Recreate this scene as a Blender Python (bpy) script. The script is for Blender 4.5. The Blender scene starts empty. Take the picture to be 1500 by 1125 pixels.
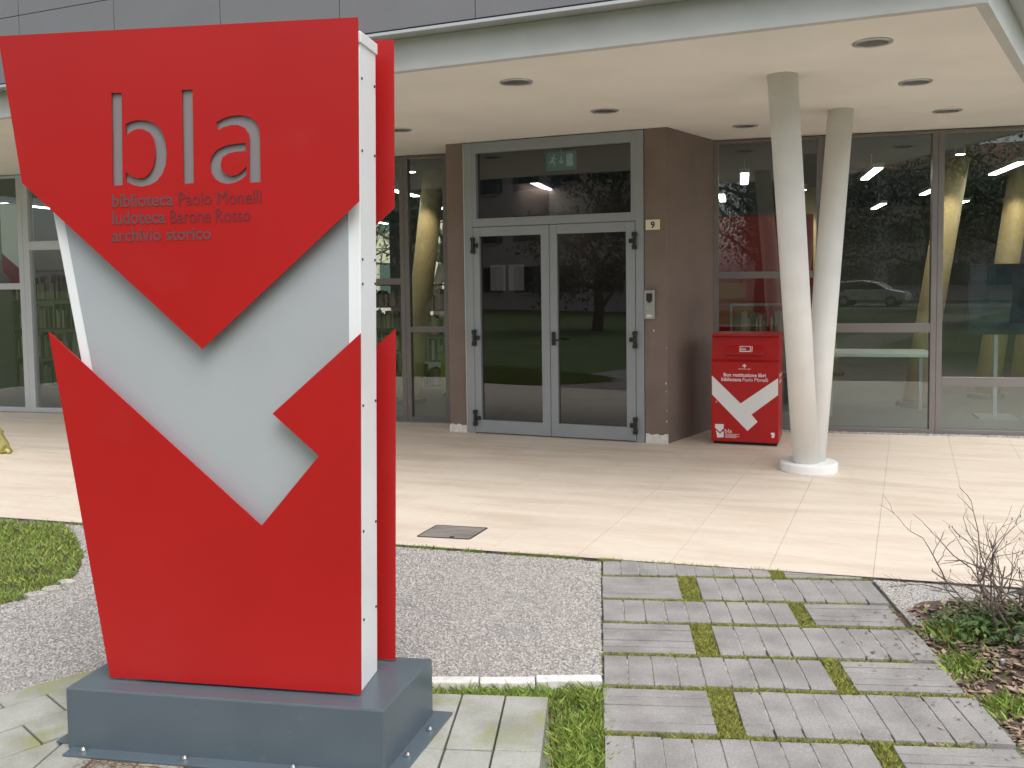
import bpy, bmesh, math, random
import numpy as np
from mathutils import Vector, Matrix
random.seed(7); rng = np.random.default_rng(11)
scene = bpy.context.scene
COL = scene.collection

# ---------------------------------------------------------------- camera
PITCH, ROLL, H = math.radians(3.42), math.radians(0.77), 1.62
F = Vector((0, math.cos(PITCH), -math.sin(PITCH))); R0 = Vector((1, 0, 0)); U0 = R0.cross(F)
Rr = R0 * math.cos(ROLL) - U0 * math.sin(ROLL); Uu = U0 * math.cos(ROLL) + R0 * math.sin(ROLL)
cd = bpy.data.cameras.new('camera'); cam = bpy.data.objects.new('camera', cd); COL.objects.link(cam)
cd.sensor_width = 36; cd.lens = 36 * 1340 / 1500; cd.shift_y = -(562.5 - 493) / 1500
cd.clip_start = 0.05; cd.clip_end = 2000
m = Matrix.Identity(4)
for i, v in enumerate((Rr, Uu, -F)):
    for j in range(3): m[j][i] = v[j]
m[0][3], m[1][3], m[2][3] = 0, 0, H
cam.matrix_world = m; scene.camera = cam

# ---------------------------------------------------------------- overcast sky and soft sun
SUN_EL, SUN_AZ = math.radians(58), math.radians(158)      # azimuth clockwise from +Y
w = bpy.data.worlds.new('World'); scene.world = w; w.use_nodes = True
nt = w.node_tree; bg = nt.nodes['Background']
sky = nt.nodes.new('ShaderNodeTexSky'); sky.sky_type = 'NISHITA'; sky.sun_disc = False
sky.sun_elevation = SUN_EL; sky.sun_rotation = SUN_AZ; sky.air_density = 1.0; sky.dust_density = 4.0; sky.ozone_density = 1.0
hs = nt.nodes.new('ShaderNodeHueSaturation'); hs.inputs['Saturation'].default_value = 0.22
nt.links.new(sky.outputs[0], hs.inputs['Color']); nt.links.new(hs.outputs[0], bg.inputs[0])
bg.inputs[1].default_value = 0.15
sd = bpy.data.lights.new('sun', 'SUN'); sd.energy = 0.75; sd.angle = math.radians(35); sd.color = (1, 0.97, 0.93)
sun = bpy.data.objects.new('sun', sd); COL.objects.link(sun)
sdir = Vector((math.sin(SUN_AZ) * math.cos(SUN_EL), math.cos(SUN_AZ) * math.cos(SUN_EL), math.sin(SUN_EL)))
sun.rotation_euler = sdir.to_track_quat('Z', 'Y').to_euler(); sun.location = (0, -5, 20)
scene.view_settings.view_transform = 'Standard'; scene.view_settings.look = 'None'
scene.view_settings.exposure = 0.68; scene.view_settings.gamma = 1; scene.view_settings.use_curve_mapping = False
scene.render.engine = 'CYCLES'
scene.cycles.max_bounces = 10; scene.cycles.transparent_max_bounces = 16; scene.cycles.diffuse_bounces = 8

# ---------------------------------------------------------------- materials
def mat(name, col, rough=0.6, metal=0.0, var=0.0, vscale=6.0, bump=0.0, bscale=60.0, island=0.0, col2=None, stretch=None, coat=0.0, fine=0.0, fscale=150.0, rot=0.0, emit=0.0, spots=None, spec=0.5):
    M = bpy.data.materials.new(name); M.use_nodes = True; n = M.node_tree; P = n.nodes['Principled BSDF']
    P.inputs['Roughness'].default_value = rough; P.inputs['Metallic'].default_value = metal; P.inputs['Coat Weight'].default_value = coat
    P.inputs['Base Color'].default_value = (*col, 1); P.inputs['Specular IOR Level'].default_value = spec
    if emit: P.inputs['Emission Color'].default_value = (*col, 1); P.inputs['Emission Strength'].default_value = emit
    geo = n.nodes.new('ShaderNodeNewGeometry'); vec = geo.outputs['Position']
    if stretch or rot:
        mp = n.nodes.new('ShaderNodeMapping'); mp.vector_type = 'TEXTURE'; mp.inputs['Rotation'].default_value[2] = rot
        mp.inputs['Scale'].default_value = stretch or (1, 1, 1); n.links.new(vec, mp.inputs[0]); vec = mp.outputs[0]
    cur = None
    def mixc(fac_out, a_sock, a_val, b_val):
        mx = n.nodes.new('ShaderNodeMix'); mx.data_type = 'RGBA'; n.links.new(fac_out, mx.inputs[0])
        if a_sock: n.links.new(a_sock, mx.inputs[6])
        else: mx.inputs[6].default_value = (*a_val, 1)
        mx.inputs[7].default_value = (*b_val, 1); return mx.outputs[2]
    def noise(scale, detail, lo, hi):
        t = n.nodes.new('ShaderNodeTexNoise'); t.inputs['Scale'].default_value = scale; t.inputs['Detail'].default_value = detail; n.links.new(vec, t.inputs['Vector'])
        r = n.nodes.new('ShaderNodeMapRange'); r.inputs[1].default_value = lo; r.inputs[2].default_value = hi; n.links.new(t.outputs[0], r.inputs[0]); return r.outputs[0]
    if var or col2:
        c2 = col2 or tuple(c * (1 - var) for c in col)
        cur = mixc(noise(vscale, 6, 0.38, 0.66), None, col, c2)
    if spots: cur = mixc(noise(spots[0], 4, spots[2], spots[2] + 0.12), cur, col, spots[1])
    if fine or island:
        hsv = n.nodes.new('ShaderNodeHueSaturation')
        if cur: n.links.new(cur, hsv.inputs['Color'])
        else: hsv.inputs['Color'].default_value = (*col, 1)
        if island: src = geo.outputs['Random Per Island']; a = island
        else: src = noise(fscale, 3, 0.3, 0.7); a = fine
        r = n.nodes.new('ShaderNodeMapRange'); r.inputs[3].default_value = 1 - a; r.inputs[4].default_value = 1 + a; n.links.new(src, r.inputs[0]); n.links.new(r.outputs[0], hsv.inputs['Value'])
        if island and col[1] > col[0]:
            ml = n.nodes.new('ShaderNodeMath'); ml.operation = 'MULTIPLY'; ml.inputs[1].default_value = 37.7; n.links.new(src, ml.inputs[0])
            fr_ = n.nodes.new('ShaderNodeMath'); fr_.operation = 'FRACT'; n.links.new(ml.outputs[0], fr_.inputs[0])
            hr = n.nodes.new('ShaderNodeMapRange'); hr.inputs[3].default_value = 0.462; hr.inputs[4].default_value = 0.515; n.links.new(fr_.outputs[0], hr.inputs[0]); n.links.new(hr.outputs[0], hsv.inputs['Hue'])
        cur = hsv.outputs[0]
    if cur: n.links.new(cur, P.inputs['Base Color'])
    if bump:
        t = n.nodes.new('ShaderNodeTexNoise'); t.inputs['Scale'].default_value = bscale; t.inputs['Detail'].default_value = 5; n.links.new(vec, t.inputs['Vector'])
        b = n.nodes.new('ShaderNodeBump'); b.inputs['Strength'].default_value = bump; b.inputs['Distance'].default_value = 0.01
        n.links.new(t.outputs[0], b.inputs['Height']); n.links.new(b.outputs[0], P.inputs['Normal'])
    return M

def glass(name, tint, boost=0.05):
    M = bpy.data.materials.new(name); M.use_nodes = True; n = M.node_tree; n.nodes.clear()
    out = n.nodes.new('ShaderNodeOutputMaterial'); g = n.nodes.new('ShaderNodeBsdfGlossy'); t = n.nodes.new('ShaderNodeBsdfTransparent'); mx = n.nodes.new('ShaderNodeMixShader')
    g.inputs['Roughness'].default_value = 0.0; g.inputs['Color'].default_value = (0.9, 0.95, 0.95, 1); t.inputs['Color'].default_value = (*tint, 1)
    geo = n.nodes.new('ShaderNodeNewGeometry'); d = n.nodes.new('ShaderNodeVectorMath'); d.operation = 'DOT_PRODUCT'
    n.links.new(geo.outputs['Incoming'], d.inputs[0]); n.links.new(geo.outputs['Normal'], d.inputs[1])
    def mth(op, a, b=None):
        k = n.nodes.new('ShaderNodeMath'); k.operation = op
        for i, v in enumerate((a, b)):
            if v is None: continue
            if isinstance(v, (int, float)): k.inputs[i].default_value = v
            else: n.links.new(v, k.inputs[i])
        return k.outputs[0]
    c = mth('ABSOLUTE', d.outputs['Value']); p = mth('POWER', mth('SUBTRACT', 1.0, c), 5.0)      # Schlick reflectance, same from either side
    fac = mth('ADD', boost, mth('MULTIPLY', p, 1 - boost))
    n.links.new(fac, mx.inputs[0]); n.links.new(t.outputs[0], mx.inputs[1]); n.links.new(g.outputs[0], mx.inputs[2]); n.links.new(mx.outputs[0], out.inputs[0])
    return M

M = dict(
    red=mat('red_paint', (0.415, 0.013, 0.013), 0.34, var=0.07, vscale=1.6, bump=0.02, bscale=250, spec=0.3, spots=(3.0, (0.40, 0.017, 0.017), 0.56)),
    white=mat('white_enamel', (0.80, 0.82, 0.84), 0.35, var=0.05, vscale=4),
    greyface=mat('grey_satin_sheet', (0.52, 0.545, 0.59), 0.26, 0.3, var=0.05, vscale=3),
    slate=mat('slate_blue_enamel', (0.088, 0.115, 0.138), 0.28, var=0.08, vscale=5, bump=0.03, bscale=40, spots=(22, (0.11, 0.13, 0.145), 0.66)),
    steel=mat('zinc_steel', (0.6, 0.6, 0.6), 0.3, 1.0),
    letter=mat('dull_letter', (0.15, 0.016, 0.02), 0.5),
    letter2=mat('dull_letter_grey', (0.15, 0.05, 0.055), 0.45),
    beige=mat('travertine', (0.68, 0.60, 0.51), 0.5, col2=(0.61, 0.515, 0.42), vscale=3.2, stretch=(2.6, 0.5, 1), rot=math.radians(-20), fine=0.06, fscale=30, spots=(1.6, (0.57, 0.485, 0.40), 0.57), bump=0.02),
    aggregate=mat('cement_matrix', (0.35, 0.335, 0.32), 0.9, var=0.2, vscale=5, bump=0.6, bscale=120),
    pebble=mat('pebbles', (0.385, 0.362, 0.342), 0.85, island=0.32),
    paver=mat('concrete_paver', (0.305, 0.292, 0.283), 0.85, col2=(0.215, 0.205, 0.20), vscale=5, fine=0.14, fscale=110, bump=0.25, bscale=130, spots=(26, (0.37, 0.36, 0.35), 0.66)),
    slab=mat('mossy_concrete', (0.36, 0.36, 0.33), 0.85, col2=(0.25, 0.25, 0.215), vscale=5, fine=0.1, bump=0.25, bscale=90, spots=(4.0, (0.25, 0.26, 0.14), 0.55)),
    jsand=mat('pale_joint_sand', (0.42, 0.40, 0.37), 0.95, var=0.6, vscale=25, bump=0.5), lback=mat('letter_backing', (0.25, 0.225, 0.237), 0.4, 0.2),
    soil=mat('soil', (0.13, 0.095, 0.07), 0.95, var=0.5, vscale=9, bump=0.9, bscale=60),
    sand=mat('joint_sand', (0.26, 0.24, 0.20), 0.95, col2=(0.10, 0.12, 0.04), vscale=7, bump=0.8, bscale=90),
    lawn=mat('lawn_ground', (0.075, 0.12, 0.028), 0.95, col2=(0.05, 0.08, 0.02), vscale=1.2, bump=0.5, bscale=30),
    blade=mat('grass_blades', (0.20, 0.29, 0.055), 0.6, island=0.5),
    moss=mat('moss', (0.25, 0.275, 0.06), 0.9, island=0.5),
    leafg=mat('green_leaf', (0.085, 0.15, 0.045), 0.5, island=0.45),
    leafd=mat('dark_leaf', (0.055, 0.085, 0.05), 0.5, island=0.5),
    litter=mat('dead_leaf', (0.26, 0.185, 0.14), 0.8, island=0.7),
    needle=mat('pine_needles', (0.22, 0.11, 0.05), 0.8, island=0.4),
    bark=mat('bark', (0.15, 0.115, 0.085), 0.9, var=0.4, vscale=20, bump=0.4, bscale=60),
    twig=mat('twig', (0.16, 0.12, 0.10), 0.8, var=0.5, vscale=40),
    ceil=mat('soffit_plaster', (0.82, 0.785, 0.74), 0.9, var=0.07, vscale=1.5),
    plaster=mat('white_plaster', (0.52, 0.53, 0.52), 0.85, var=0.10, vscale=3, bump=0.06, bscale=80),
    cladding=mat('grey_cladding', (0.20, 0.20, 0.212), 0.45, 0.2, var=0.08, vscale=2, fine=0.05, fscale=200),
    trim=mat('aluminium_trim', (0.55, 0.56, 0.57), 0.35, 0.6),
    gap=mat('dark_gap', (0.02, 0.02, 0.02), 0.9),
    brown=mat('brown_render', (0.205, 0.157, 0.135), 0.85, var=0.14, vscale=2.5, bump=0.12, bscale=150, spots=(28, (0.24, 0.19, 0.165), 0.72)),
    chip=mat('bare_plaster', (0.72, 0.70, 0.67), 0.9, var=0.2, vscale=30, bump=0.3),
    frame=mat('grey_aluminium', (0.30, 0.325, 0.345), 0.42, 0.25, var=0.05, vscale=3),
    mull=mat('dark_aluminium', (0.20, 0.185, 0.18), 0.4, 0.3, var=0.08, vscale=3),
    litfr=mat('daylit_aluminium', (0.55, 0.57, 0.60), 0.4, 0.3),  # same metal as the other window frames, daylight painted into the paler colour
    black=mat('black_plastic', (0.015, 0.015, 0.016), 0.4),
    column=mat('column_paint', (0.79, 0.79, 0.775), 0.7, var=0.07, vscale=4, bump=0.05, bscale=60, spots=(45, (0.45, 0.44, 0.42), 0.74)),
    lens=mat('lamp_lens', (0.17, 0.16, 0.15), 0.25, 0.3, bump=0.5, bscale=60),
    poster=mat('poster_blue', (0.045, 0.065, 0.08), 0.5, var=0.6, vscale=6),
    pstone=mat('pale_stone', (0.50, 0.48, 0.45), 0.9, var=0.35, vscale=30, bump=0.5, bscale=60),
    cover=mat('grey_stone_cover', (0.24, 0.215, 0.195), 0.85, var=0.4, vscale=14, bump=0.3, bscale=80, stretch=(3, 0.7, 1)),
    whitep=mat('white_print', (0.72, 0.73, 0.73), 0.5),
    cream=mat('cream_enamel', (0.72, 0.66, 0.50), 0.35), navy=mat('navy_print', (0.02, 0.02, 0.05), 0.4),
    green=mat('exit_green', (0.06, 0.30, 0.20), 0.5, emit=0.2), exitw=mat('exit_white', (0.6, 0.75, 0.68), 0.5, emit=0.2), paper=mat('paper', (0.88, 0.88, 0.86), 0.8),
    yellow=mat('yellow_column', (0.70, 0.57, 0.33), 0.6, var=0.1), bag=mat('yellow_sheet', (0.50, 0.45, 0.16), 0.5, var=0.3, vscale=9),
    inceil=mat('dark_ceiling', (0.09, 0.095, 0.10), 0.8), infloor=mat('indoor_floor', (0.26, 0.26, 0.25), 0.35, var=0.1), inwall=mat('indoor_wall', (0.30, 0.28, 0.25), 0.8, var=0.1),
    redwall=mat('red_partition', (0.30, 0.014, 0.014), 0.6), tube=mat('tube_light', (1, 0.95, 0.85), 0.5, emit=8),
    wood=mat('shelf_wood', (0.18, 0.12, 0.08), 0.6, var=0.2), books=mat('books', (0.28, 0.22, 0.17), 0.7, island=0.8), lime=mat('lime_cabinet', (0.32, 0.38, 0.05), 0.5), orange=mat('orange_cabinet', (0.5, 0.25, 0.03), 0.5),
    pink=mat('pink_stucco', (0.56, 0.47, 0.46), 0.9, var=0.1, vscale=0.6), roof=mat('roof_tiles', (0.30, 0.13, 0.08), 0.9, var=0.3), shutter=mat('shutter', (0.08, 0.13, 0.11), 0.6),
    asphalt=mat('asphalt', (0.13, 0.13, 0.13), 0.9, var=0.2, vscale=3), carw=mat('white_car_paint', (0.75, 0.76, 0.78), 0.2, coat=0.6), rubber=mat('rubber', (0.02, 0.02, 0.02), 0.8), tail=mat('tail_red', (0.5, 0.02, 0.02), 0.3),
    glass=glass('window_glass', (0.86, 0.905, 0.895), 0.08), dglass=glass('tinted_door_glass', (0.56, 0.55, 0.57), 0.08), cglass=mat('car_glass', (0.03, 0.035, 0.04), 0.05),
)

# ---------------------------------------------------------------- mesh helpers
class Frame:
    def __init__(s, o, ex, ey=None):
        s.o = Vector(o); s.ex = Vector(ex).normalized(); s.ez = Vector((0, 0, 1)); s.ey = Vector(ey).normalized() if ey else s.ez.cross(s.ex)
    def __call__(s, x, y, z): return s.o + s.ex * x + s.ey * y + s.ez * z
WORLD = Frame((0, 0, 0), (1, 0, 0))
class MB:
    def __init__(s): s.v = []; s.f = []
    def add(s, vs, fs):
        k = len(s.v); s.v += [Vector(v) for v in vs]; s.f += [tuple(i + k for i in f) for f in fs]; return s
    def box(s, fr, x0, x1, y0, y1, z0, z1):
        vs = [fr(x, y, z) for z in (z0, z1) for x, y in ((x0, y0), (x1, y0), (x1, y1), (x0, y1))]
        return s.add(vs, [(3, 2, 1, 0), (4, 5, 6, 7), (0, 1, 5, 4), (1, 2, 6, 5), (2, 3, 7, 6), (3, 0, 4, 7)])
    def prism(s, poly, fn, a, b):      # poly 2d points; fn(p, t) -> world
        n = len(poly); vs = [fn(p, a) for p in poly] + [fn(p, b) for p in poly]
        return s.add(vs, [tuple(range(n))[::-1], tuple(range(n, 2 * n))] + [(i, (i + 1) % n, n + (i + 1) % n, n + i) for i in range(n)])
    def flat(s, poly, z0, z1): return s.prism(poly, lambda p, t: Vector((p[0], p[1], t)), z0, z1)
    def tube(s, pts, rad, seg=8, cap=True):
        pts = [Vector(p) for p in pts]; rings = []; k0 = len(s.v)
        for i, p in enumerate(pts):
            d = (pts[min(i + 1, len(pts) - 1)] - pts[max(i - 1, 0)]).normalized()
            a = d.cross(Vector((0.31, 0.17, 0.93)) if abs(d.z) < 0.9 else Vector((1, 0.1, 0))).normalized(); b = d.cross(a)
            r = rad[i] if hasattr(rad, '__len__') else rad
            rings.append([p + a * r * math.cos(2 * math.pi * j / seg) + b * r * math.sin(2 * math.pi * j / seg) for j in range(seg)])
        vs = [v for r in rings for v in r]; fs = []
        for i in range(len(pts) - 1):
            for j in range(seg): fs.append((i * seg + j, i * seg + (j + 1) % seg, (i + 1) * seg + (j + 1) % seg, (i + 1) * seg + j))
        if cap: fs += [tuple(range(seg))[::-1], tuple((len(pts) - 1) * seg + j for j in range(seg))]
        return s.add(vs, fs)
    def build(s, name, m_, parent=None, bevel=0.0, smooth=False, recalc=True):
        o3 = Vector((0, 0, 0)); q = parent
        while q: o3 += q.location; q = q.parent
        me = bpy.data.meshes.new(name); me.from_pydata([v - o3 for v in s.v], [], s.f)
        if recalc:
            b = bmesh.new(); b.from_mesh(me); bmesh.ops.recalc_face_normals(b, faces=b.faces); b.to_mesh(me); b.free()
        me.materials.append(M[m_]); o = bpy.data.objects.new(name, me); COL.objects.link(o); o.parent = parent
        if smooth: me.polygons.foreach_set('use_smooth', [True] * len(me.polygons))
        if bevel:
            d = o.modifiers.new('bevel', 'BEVEL'); d.width = bevel; d.segments = 2; d.limit_method = 'ANGLE'; d.angle_limit = math.radians(40)
        return o
def tag(o, label=None, cat=None, group=None, kind=None):
    if label: o['label'] = label
    if cat: o['category'] = cat
    if group: o['group'] = group
    if kind: o['kind'] = kind
    return o
def thing(name, loc, label, cat, group=None):
    o = bpy.data.objects.new(name, None); COL.objects.link(o); o.location = loc; o.empty_display_size = 0.1
    return tag(o, label, cat, group)
def np_obj(name, V, Fc, m_, parent=None, kind=None):
    me = bpy.data.meshes.new(name); nf, k = Fc.shape
    me.vertices.add(len(V)); me.vertices.foreach_set('co', np.asarray(V, dtype=np.float32).ravel())
    me.loops.add(nf * k); me.loops.foreach_set('vertex_index', Fc.astype(np.int32).ravel())
    me.polygons.add(nf); me.polygons.foreach_set('loop_start', np.arange(0, nf * k, k, dtype=np.int32)); me.polygons.foreach_set('loop_total', np.full(nf, k, dtype=np.int32))
    me.update(calc_edges=True); me.validate(); me.materials.append(M[m_])
    o = bpy.data.objects.new(name, me); COL.objects.link(o); o.parent = parent
    if kind: o['kind'] = kind
    return o
def inpoly(P, poly):
    x, y = P[:, 0], P[:, 1]; r = np.zeros(len(P), bool); j = len(poly) - 1
    for i in range(len(poly)):
        xi, yi = poly[i]; xj, yj = poly[j]
        if yi != yj: r ^= ((yi > y) != (yj > y)) & (x < (xj - xi) * (y - yi) / (yj - yi) + xi)
        j = i
    return r
def scatter(poly, n):
    a = np.array(poly); lo, hi = a.min(0), a.max(0); area = abs(sum(a[i - 1][0] * a[i][1] - a[i][0] * a[i - 1][1] for i in range(len(a)))) / 2
    P = lo + rng.random((int(n * np.prod(hi - lo) / max(area, 1e-6)), 2)) * (hi - lo); return P[inpoly(P, poly)]
def blades(P, z, hmin, hmax, wd, lean=0.5):
    n = len(P); a = rng.random(n) * 2 * math.pi; h = hmin + rng.random(n) ** 1.5 * (hmax - hmin); l = h * lean * rng.random(n); la = rng.random(n) * 2 * math.pi
    V = np.zeros((n, 4, 3)); dx, dy = np.cos(a) * wd, np.sin(a) * wd
    V[:, 0, 0] = P[:, 0] - dx; V[:, 0, 1] = P[:, 1] - dy; V[:, 1, 0] = P[:, 0] + dx; V[:, 1, 1] = P[:, 1] + dy; V[:, :2, 2] = z
    mx, my = P[:, 0] + np.cos(la) * l * 0.4, P[:, 1] + np.sin(la) * l * 0.4
    V[:, 2, 0] = mx + dx * .7; V[:, 2, 1] = my + dy * .7; V[:, 2, 2] = z + h * 0.6
    V[:, 3, 0] = P[:, 0] + np.cos(la) * l; V[:, 3, 1] = P[:, 1] + np.sin(la) * l; V[:, 3, 2] = z + h
    i = np.arange(n)[:, None] * 4; Fc = np.concatenate([i + [0, 1, 2], i + [0, 2, 3]]); return V.reshape(-1, 3), Fc
def leaves(P3, size, flat=0.5):            # small folded leaf quads
    n = len(P3); a = rng.random(n) * 2 * math.pi; tl = (rng.random(n) - .5) * 2 * (1 - flat) * 1.4; s = size * (0.5 + rng.random(n))
    d = np.stack([np.cos(a) * np.cos(tl), np.sin(a) * np.cos(tl), np.sin(tl)], 1); e = np.stack([-np.sin(a), np.cos(a), (rng.random(n) - .5) * (1 - flat)], 1); up = np.cross(d, e)
    V = np.stack([P3 - d * s[:, None], P3 + e * s[:, None] * .5 + up * s[:, None] * .18, P3 + d * s[:, None], P3 - e * s[:, None] * .5 + up * s[:, None] * .18], 1)
    i = np.arange(n)[:, None] * 4; return V.reshape(-1, 3), np.concatenate([i + [0, 1, 2], i + [0, 2, 3]])
def clip(poly, a, b):                       # keep the side left of a->b
    out = []; s = lambda p: (b[0] - a[0]) * (p[1] - a[1]) - (b[1] - a[1]) * (p[0] - a[0])
    for i in range(len(poly)):
        p, q = poly[i - 1], poly[i]; sp, sq = s(p), s(q)
        if (sp >= 0) != (sq >= 0): t = sp / (sp - sq); out.append((p[0] + (q[0] - p[0]) * t, p[1] + (q[1] - p[1]) * t))
        if sq >= 0: out.append(q)
    return out
def curve_fill(splines, depth):             # filled flat shape with holes -> (verts, faces)
    c = bpy.data.curves.new('tmp', 'CURVE'); c.dimensions = '2D'; c.fill_mode = 'BOTH'; c.extrude = depth / 2
    for sp in splines:
        k = c.splines.new('POLY'); k.points.add(len(sp) - 1); k.use_cyclic_u = True
        for q, p in zip(k.points, sp): q.co = (p[0], p[1], 0, 1)
    return _evalc(c)
def _evalc(c):
    o = bpy.data.objects.new('tmp', c); COL.objects.link(o); bpy.context.view_layer.update()
    dg = bpy.context.evaluated_depsgraph_get(); me = bpy.data.meshes.new_from_object(o.evaluated_get(dg), depsgraph=dg)
    vs = [v.co.copy() for v in me.vertices]; fs = [tuple(p.vertices) for p in me.polygons]
    bpy.data.objects.remove(o); bpy.data.curves.remove(c); bpy.data.meshes.remove(me); return vs, fs
def text(body, x0, x1, base, depth=0.002, bold=0.0, height=None):
    c = bpy.data.curves.new('tmp', 'FONT'); c.body = body; c.size = 1; c.extrude = 0.5; c.offset = bold; c.resolution_u = 3
    vs, fs = _evalc(c); a = min(v.x for v in vs); b = max(v.x for v in vs); k = (x1 - x0) / (b - a); ky = k
    if height: ky = height / max(v.y for v in vs)
    return [(x0 + (v.x - a) * k, base + v.y * ky, v.z * depth) for v in vs], fs
def put(mb, vf, fn): return mb.add([fn(v) for v in vf[0]], vf[1])

# ---------------------------------------------------------------- setting: ground sheets
def sheet(name, poly, z, m_, thick=0.0):
    mb = MB()
    if thick: mb.flat(poly, z - thick, z)
    else: mb.add([(p[0], p[1], z) for p in poly], [tuple(range(len(poly)))])
    return tag(mb.build(name, m_, recalc=bool(thick)), kind='structure')
sheet('ground', [(-400, -400), (400, -400), (400, 400), (-400, 400)], -0.06, 'lawn')
sheet('road', [(-60, -45), (60, -38), (60, -32), (-60, -39)], -0.05, 'asphalt')
sheet('garden_path', [(3.2, -30), (5.2, -30), (1.75, 2.2), (0.3, 2.2)], -0.05, 'sand')
sheet('planting_soil', [(-2.2, 1.2), (5.5, 1.2), (5.5, 4.1), (2.3, 4.78), (-0.3, 5.5), (-2.2, 4)], -0.045, 'soil')

# facade frame (glass wall) and door-wall frame
aF = math.radians(14); FAC = Frame((3.3, 9.58, 0), (math.cos(aF), -math.sin(aF), 0), (-math.sin(aF), -math.cos(aF), 0))      # y is outward
aD = math.radians(22.88); DOOR = Frame((-0.45, 9.807, 0), (math.cos(aD), -math.sin(aD), 0), (-math.sin(aD), -math.cos(aD), 0))
aC = math.radians(23.0); CAN = Frame((-0.797, 6.501, 0), (math.cos(aC), -math.sin(aC), 0), (-math.sin(aC), -math.cos(aC), 0))
xy = lambda v: (v.x, v.y)

# travertine forecourt, tile by tile
fore = sheet('forecourt', [(-9.5, 8.05), (6.5, 3.62), xy(FAC(4.2, -0.05, 0)), xy(FAC(-13, -0.05, 0))], -0.004, 'jsand', 0.08)
a0 = math.radians(23.5); td = (math.sin(a0), math.cos(a0)); tp = (math.cos(a0), -math.sin(a0))
e0, e1 = (-0.74, 5.61), (2.411, 4.732)
f0, f1 = xy(FAC(-13, 0.11, 0)), xy(FAC(4.2, 0.11, 0))
for i in range(-26, 18):
    for j in range(-3, 16):
        p0 = -0.704 + i * 0.54; q0 = 3.55 + j * 1.08 + 0.37 * ((i * 7) % 3); g = 0.0010; gy = 0.0003
        quad = [(p0 + g, q0 + gy), (p0 + 0.54 - g, q0 + gy), (p0 + 0.54 - g, q0 + 1.08 - gy), (p0 + g, q0 + 1.08 - gy)]
        quad = [(tp[0] * p + td[0] * q, tp[1] * p + td[1] * q) for p, q in quad]
        quad = clip(clip(quad, e0, e1), f1, f0)
        quad = clip(clip(quad, (-9.4, 20), (-9.4, -20)), (6.2, -20), (6.2, 20))
        if len(quad) < 3: continue
        MB().flat(quad, -0.003, random.uniform(-0.0006, 0.0006)).build('tile', 'beige', fore)
# pebble strip at the foot of the glass
P = scatter([xy(FAC(-1.0, 0.005, 0)), xy(FAC(4, 0.005, 0)), xy(FAC(4, 0.105, 0)), xy(FAC(-1.0, 0.105, 0))], 3000)

def pebbles(P, z, rmin, rmax):
    n = len(P); r = rmin + rng.random(n) * (rmax - rmin); a = rng.random(n) * 6.28; el = 1.2 + rng.random(n) * .8
    base = np.array([[1, 0, 0], [0, 1, 0], [-1, 0, 0], [0, -1, 0], [0, 0, 1], [0, 0, -1.]]); V = np.repeat(base[None], n, 0)
    V += (rng.random(V.shape) - .5) * .5; V[:, :, 0] *= (r * el)[:, None]; V[:, :, 1] *= r[:, None]; V[:, :, 2] *= (r * (.45 + .35 * rng.random(n)))[:, None]
    c, s = np.cos(a)[:, None], np.sin(a)[:, None]; X = V[:, :, 0] * c - V[:, :, 1] * s; Y = V[:, :, 0] * s + V[:, :, 1] * c
    V = np.stack([X + P[:, :1], Y + P[:, 1:2], V[:, :, 2] + z], 2); i = np.arange(n)[:, None] * 6
    Fc = np.concatenate([i + list(t) for t in ((0, 1, 4), (1, 2, 4), (2, 3, 4), (3, 0, 4), (1, 0, 5), (2, 1, 5), (3, 2, 5), (0, 3, 5))]); return V.reshape(-1, 3), Fc
tag(np_obj('pebble_strip', *pebbles(P, 0.0, 0.006, 0.013), 'pebble'), 'strip of small grey pebbles along the foot of the glass wall', 'pebbles', kind='stuff')

# washed aggregate paving
AGG = [(-3.1, 6.22), (-0.74, 5.575), (0.497, 5.225), (0.352, 3.69), (-1.84, 3.67), (-2.06, 3.5), (-2.7, 2.85), (-3.6, 2.9), (-3.6, 4.35), (-2.95, 4.52), (-2.65, 4.64), (-2.46, 4.82), (-2.5, 5.15), (-2.63, 5.5), (-2.9, 5.95)]
sheet('aggregate_paving', AGG, -0.010, 'aggregate', 0.05)
P = scatter(AGG, 105000); nz = np.sin(P[:, 0] * 5.1 + np.sin(P[:, 1] * 4.3) * 2) * np.sin(P[:, 1] * 6.7 + np.cos(P[:, 0] * 3.1) * 2)
P = P[(nz < 0.86) | (rng.random(len(P)) < 0.35)]
tag(np_obj('washed_pebbles', *pebbles(P, -0.009, 0.0035, 0.0080), 'pebble'), 'pale washed pebbles set in the aggregate paving behind the red sign', 'pebbles', kind='stuff')
WED = [(1.93, 4.84), (2.62, 4.65), (2.35, 4.35), (1.86, 4.2)]
sheet('aggregate_corner', WED, -0.012, 'aggregate', 0.05)
tag(np_obj('corner_pebbles', *pebbles(scatter(WED, 9000), -0.010, 0.0035, 0.0065), 'pebble'), 'pale pebbles in the paving corner beside the bare shrub', 'pebbles', kind='stuff')

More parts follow.
